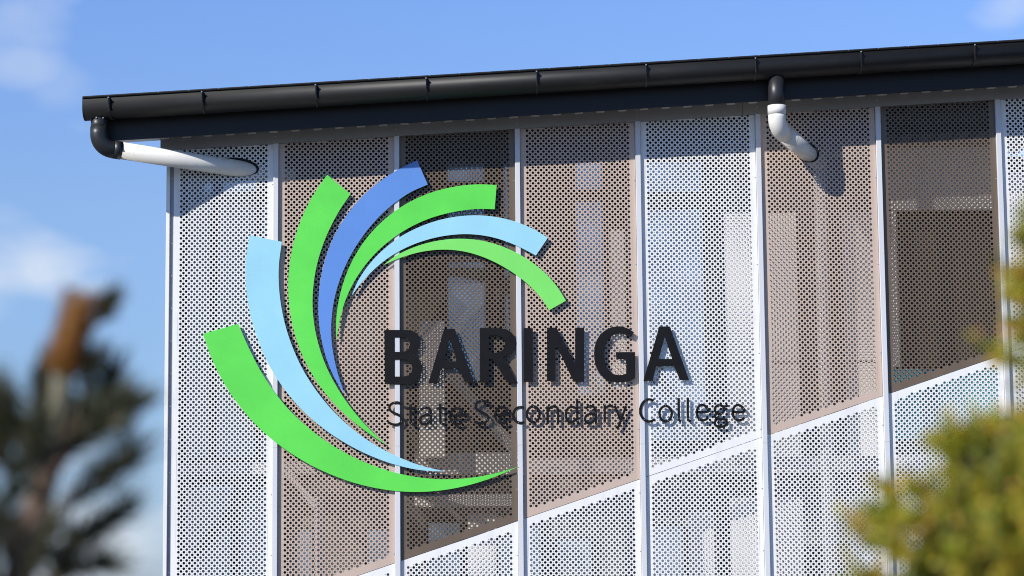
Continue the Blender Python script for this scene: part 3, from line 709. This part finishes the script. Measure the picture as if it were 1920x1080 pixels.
# ------------------------------------------------------------------ shrubs close to the camera (out of focus)
def leaf_mesh(name, leaves, mat, parent, kind='stuff'):
    # leaves: (base, direction, length, width, normal-ish)
    vv = []; ff = []
    for (b, d, L, w, nrm) in leaves:
        d = d.normalized(); s = d.cross(nrm)
        if s.length < 1e-4: s = d.orthogonal()
        s = s.normalized() * w / 2; up = s.cross(d).normalized() * (L * 0.06); k = len(vv)
        vv += [b - s * 0.4, b + s * 0.4, b + d * L * 0.5 + s + up, b + d * L * 0.5 - s + up, b + d * L]
        ff += [(k, k + 1, k + 2, k + 3), (k + 3, k + 2, k + 4)]
    o = mesh_obj(name, vv, ff, mat, parent)
    o['kind'] = kind
    return o
def rv(r=1.0): return Vector((rng.uniform(-r, r), rng.uniform(-r, r), rng.uniform(-r, r)))

# banksia, left
BY = -15.76
bk = thing('banksia_shrub', 'blurred banksia shrub with one orange-brown flower spike at the left edge', 'shrub', (1.93, BY, 0))
def bp(x, z, dy=0.0): return Vector((x - 1.93, dy, z))
tube('trunk', [bp(1.93, -0.02), bp(1.93, 0.5, 0.02), bp(1.95, 1.1, 0.0), bp(1.975, 1.5), bp(2.0, 1.64), bp(2.025, 1.74), bp(2.05, 1.82), bp(2.06, 1.875)], [0.050, 0.046, 0.040, 0.032, 0.028, 0.024, 0.020, 0.017], 'bark', bk, 14)
tube('stem', [bp(2.058, 1.865), bp(2.062, 1.90), bp(2.066, 1.94), bp(2.07, 1.99)], [0.017, 0.017, 0.017, 0.018], 'palestem', bk, 14)
leaves = []
def branch(P, r0, n, spread=0.9, l0=0.06, l1=0.10, tip=0.6):
    P = [bp(*q) for q in P]
    rr = [r0 * (1 - 0.75 * i / (len(P) - 1)) for i in range(len(P))]
    tube('branch', P, rr, 'bark', bk, 8)
    Q = [Vector(q) for q in catmull(P, 6)]
    for k in range(n):
        t = (tip + (1 - tip) * rng.random() ** 0.8) * (len(Q) - 1.01); i = int(t); b = Q[i].lerp(Q[i + 1], t - i)
        d = (Q[i + 1] - Q[i]).normalized()
        leaves.append((b, d * 0.8 + rv(spread) + Vector((0, 0, 0.25)), rng.uniform(l0, l1), rng.uniform(0.0035, 0.006), rv()))
    for k in range(n // 7):
        b = Q[-1 - int(rng.random() * 5)]; d = (Q[-1] - Q[-4]).normalized()
        leaves.append((b, d + rv(0.55) + Vector((0, 0, 0.2)), rng.uniform(l1, l1 * 1.5), rng.uniform(0.004, 0.0065), rv()))
branch([(2.055, 1.85), (2.10, 1.885, -0.03), (2.14, 1.905, -0.04), (2.170, 1.915, -0.04)], 0.011, 330, 0.85, 0.03, 0.062, 0.2)
branch([(2.05, 1.83), (2.09, 1.885, 0.05), (2.12, 1.925, 0.06), (2.135, 1.955, 0.06)], 0.010, 260, 0.9, 0.03, 0.065, 0.15)
branch([(2.05, 1.80), (2.09, 1.84, -0.05), (2.13, 1.865, -0.06), (2.155, 1.88, -0.06)], 0.010, 240, 0.9, 0.03, 0.07, 0.15)
branch([(2.03, 1.70), (2.08, 1.75, -0.03), (2.13, 1.79, -0.04), (2.17, 1.82, -0.04)], 0.011, 260, 0.85, 0.03, 0.075, 0.3)
branch([(2.02, 1.66), (2.07, 1.69, 0.02), (2.12, 1.71, 0.03), (2.15, 1.73, 0.03)], 0.010, 190, 0.9, 0.03, 0.07, 0.3)
branch([(2.01, 1.60), (2.06, 1.63, -0.03), (2.10, 1.65, -0.04), (2.13, 1.655, -0.04)], 0.010, 160, 0.9, 0.03, 0.07, 0.3)
branch([(2.05, 1.83), (2.02, 1.86, -0.04), (1.995, 1.89, -0.05), (1.98, 1.915, -0.04)], 0.011, 420, 0.95, 0.035, 0.075, 0.1)
branch([(2.045, 1.80), (2.03, 1.85, 0.06), (2.02, 1.885, 0.07), (2.025, 1.92, 0.07)], 0.010, 320, 0.95, 0.03, 0.07, 0.1)
branch([(2.04, 1.79), (2.00, 1.82, -0.02), (1.97, 1.84, -0.03), (1.95, 1.87, -0.03)], 0.010, 300, 0.95, 0.035, 0.075, 0.15)
branch([(2.00, 1.64), (1.97, 1.70, 0.0), (1.945, 1.75, -0.03), (1.93, 1.785, -0.03)], 0.011, 260, 0.95, 0.03, 0.075, 0.2)
branch([(1.98, 1.55), (1.95, 1.61, -0.06), (1.945, 1.66, -0.06), (1.95, 1.70, -0.06)], 0.011, 380, 0.95, 0.04, 0.08, 0.2)
branch([(1.98, 1.55), (2.03, 1.60, 0.06), (2.05, 1.64, 0.07), (2.07, 1.67, 0.07)], 0.011, 240, 0.95, 0.03, 0.07, 0.2)
branch([(2.085, 2.01), (2.11, 2.045, 0.0), (2.13, 2.065, 0.0), (2.14, 2.08, 0.0)], 0.006, 200, 0.8, 0.02, 0.045, 0.45)
branch([(2.03, 1.76), (2.03, 1.80, -0.06), (2.04, 1.83, -0.10), (2.05, 1.86, -0.11)], 0.009, 200, 0.95, 0.03, 0.06, 0.3)
branch([(2.01, 1.66), (2.00, 1.70, -0.06), (2.00, 1.73, -0.10), (2.01, 1.77, -0.11)], 0.009, 170, 0.95, 0.03, 0.06, 0.3)
branch([(2.00, 1.60), (2.03, 1.64, -0.06), (2.05, 1.67, -0.10), (2.07, 1.70, -0.11)], 0.009, 170, 0.95, 0.03, 0.06, 0.3)
branch([(2.00, 1.56), (1.98, 1.58, -0.06), (1.97, 1.61, -0.10), (1.96, 1.64, -0.11)], 0.009, 220, 0.95, 0.03, 0.07, 0.2)
branch([(2.04, 1.82), (2.03, 1.88, 0.02), (2.025, 1.93, 0.02), (2.03, 1.965, 0.02)], 0.008, 170, 0.85, 0.025, 0.055, 0.3)
branch([(2.05, 1.84), (2.085, 1.90, 0.0), (2.105, 1.945, 0.0), (2.115, 1.98, 0.0)], 0.008, 190, 0.8, 0.025, 0.055, 0.3)
for k in range(9):
    z0 = 0.55 + 0.10 * k; an = k * 2.4; rr = 0.26 - 0.008 * k
    branch([(1.95, z0), (1.95 + 0.5 * rr * math.cos(an), z0 + 0.08, 0.5 * rr * math.sin(an)), (1.95 + rr * math.cos(an), z0 + 0.13, rr * math.sin(an))], 0.012, 200, 0.9, 0.05, 0.10, 0.3)
leaf_mesh('foliage', leaves, 'banksia_leaf', bk)
sp = []
ax0, ax1 = bp(2.066, 1.972), bp(2.100, 2.108); axd = (ax1 - ax0).normalized(); sA = axd.orthogonal().normalized(); sB = axd.cross(sA)
spike = tube('flower_spike', [ax0, ax0.lerp(ax1, .5), ax1], [0.024, 0.023, 0.009], 'spike', bk, 12)
for k in range(2600):
    t = rng.random(); an = rng.uniform(0, 2 * math.pi); d = sA * math.cos(an) + sB * math.sin(an)
    sp.append((ax0.lerp(ax1, t) + d * 0.020, d + axd * rng.uniform(-0.1, 0.5), rng.uniform(0.014, 0.025) * (1.15 - 0.55 * t), 0.0022, axd + rv(.4)))
for k in range(500):
    t = rng.random(); an = rng.uniform(0, 2 * math.pi); d = sA * math.cos(an) + sB * math.sin(an)
    sp.append((ax0.lerp(ax1, t) + d * 0.02, d + axd * rng.uniform(0.0, 0.9) + rv(.3), rng.uniform(0.022, 0.036), 0.003, axd + rv(.4)))
leaf_mesh('flower_bristles', sp, 'spike', spike)

# golden shrub, right
GYd = -15.4
gs = thing('golden_shrub', 'blurred golden-green shrub with orange shoot tips at the right edge', 'shrub', (3.97, GYd, 0))
def rad(z):
    pts = [(0.0, 0.30), (0.5, 0.56), (1.1, 0.64), (1.635, 0.60), (1.72, 0.535), (1.80, 0.47), (1.88, 0.37), (1.95, 0.28), (2.2, 0.26), (2.29, 0.18), (2.37, 0.02)]
    for (a, b), (c, d) in zip(pts, pts[1:]):
        if a <= z <= c: return b + (d - b) * (z - a) / (c - a)
    return 0.02
tube('trunk', [(0, 0, -0.02), (0.02, 0, 0.5), (-0.02, 0.02, 1.1), (0, 0, 1.8), (0, 0, 2.3)], [0.045, 0.038, 0.028, 0.014, 0.005], 'bark', gs, 10)
leaves = []; inner = []
clumps = []
for k in range(1500):
    z = (rng.uniform(1.42, 2.28) if k % 2 else rng.uniform(1.42, 1.9)) if k % 6 else rng.uniform(0.4, 1.5)
    an = rng.uniform(0, 2 * math.pi); r = rad(z) * (0.20 + 0.78 * rng.random() ** 0.7)
    if z > 1.95 and rng.random() < 0.30: continue
    clumps.append((Vector((r * math.cos(an), r * math.sin(an), z)), rng.uniform(0.025, 0.065)))
for ci, (c, cr) in enumerate(clumps):
    ax = Vector((c.x, c.y, 0)).normalized() * 0.5 + Vector((0, 0, 0.75))
    if ci % 6 == 0: tube('branch', [Vector((c.x * 0.1, c.y * 0.1, max(0.2, c.z - 0.30))), Vector((c.x * 0.55, c.y * 0.55, c.z - 0.13)), c], [0.010, 0.007, 0.003], 'bark', gs, 6)
    for s in range(5):
        dr = (ax + rv(0.8)).normalized(); L = cr * (rng.uniform(0.9, 1.7) if s else rng.uniform(1.8, 2.8)); base = c - dr * L * 0.35
        for q in range(22):
            b_ = base + dr * L * (q / 22) + rv(0.006)
            leaves.append((b_, dr * 0.7 + rv(0.9), rng.uniform(0.012, 0.024), rng.uniform(0.007, 0.012), rv()))
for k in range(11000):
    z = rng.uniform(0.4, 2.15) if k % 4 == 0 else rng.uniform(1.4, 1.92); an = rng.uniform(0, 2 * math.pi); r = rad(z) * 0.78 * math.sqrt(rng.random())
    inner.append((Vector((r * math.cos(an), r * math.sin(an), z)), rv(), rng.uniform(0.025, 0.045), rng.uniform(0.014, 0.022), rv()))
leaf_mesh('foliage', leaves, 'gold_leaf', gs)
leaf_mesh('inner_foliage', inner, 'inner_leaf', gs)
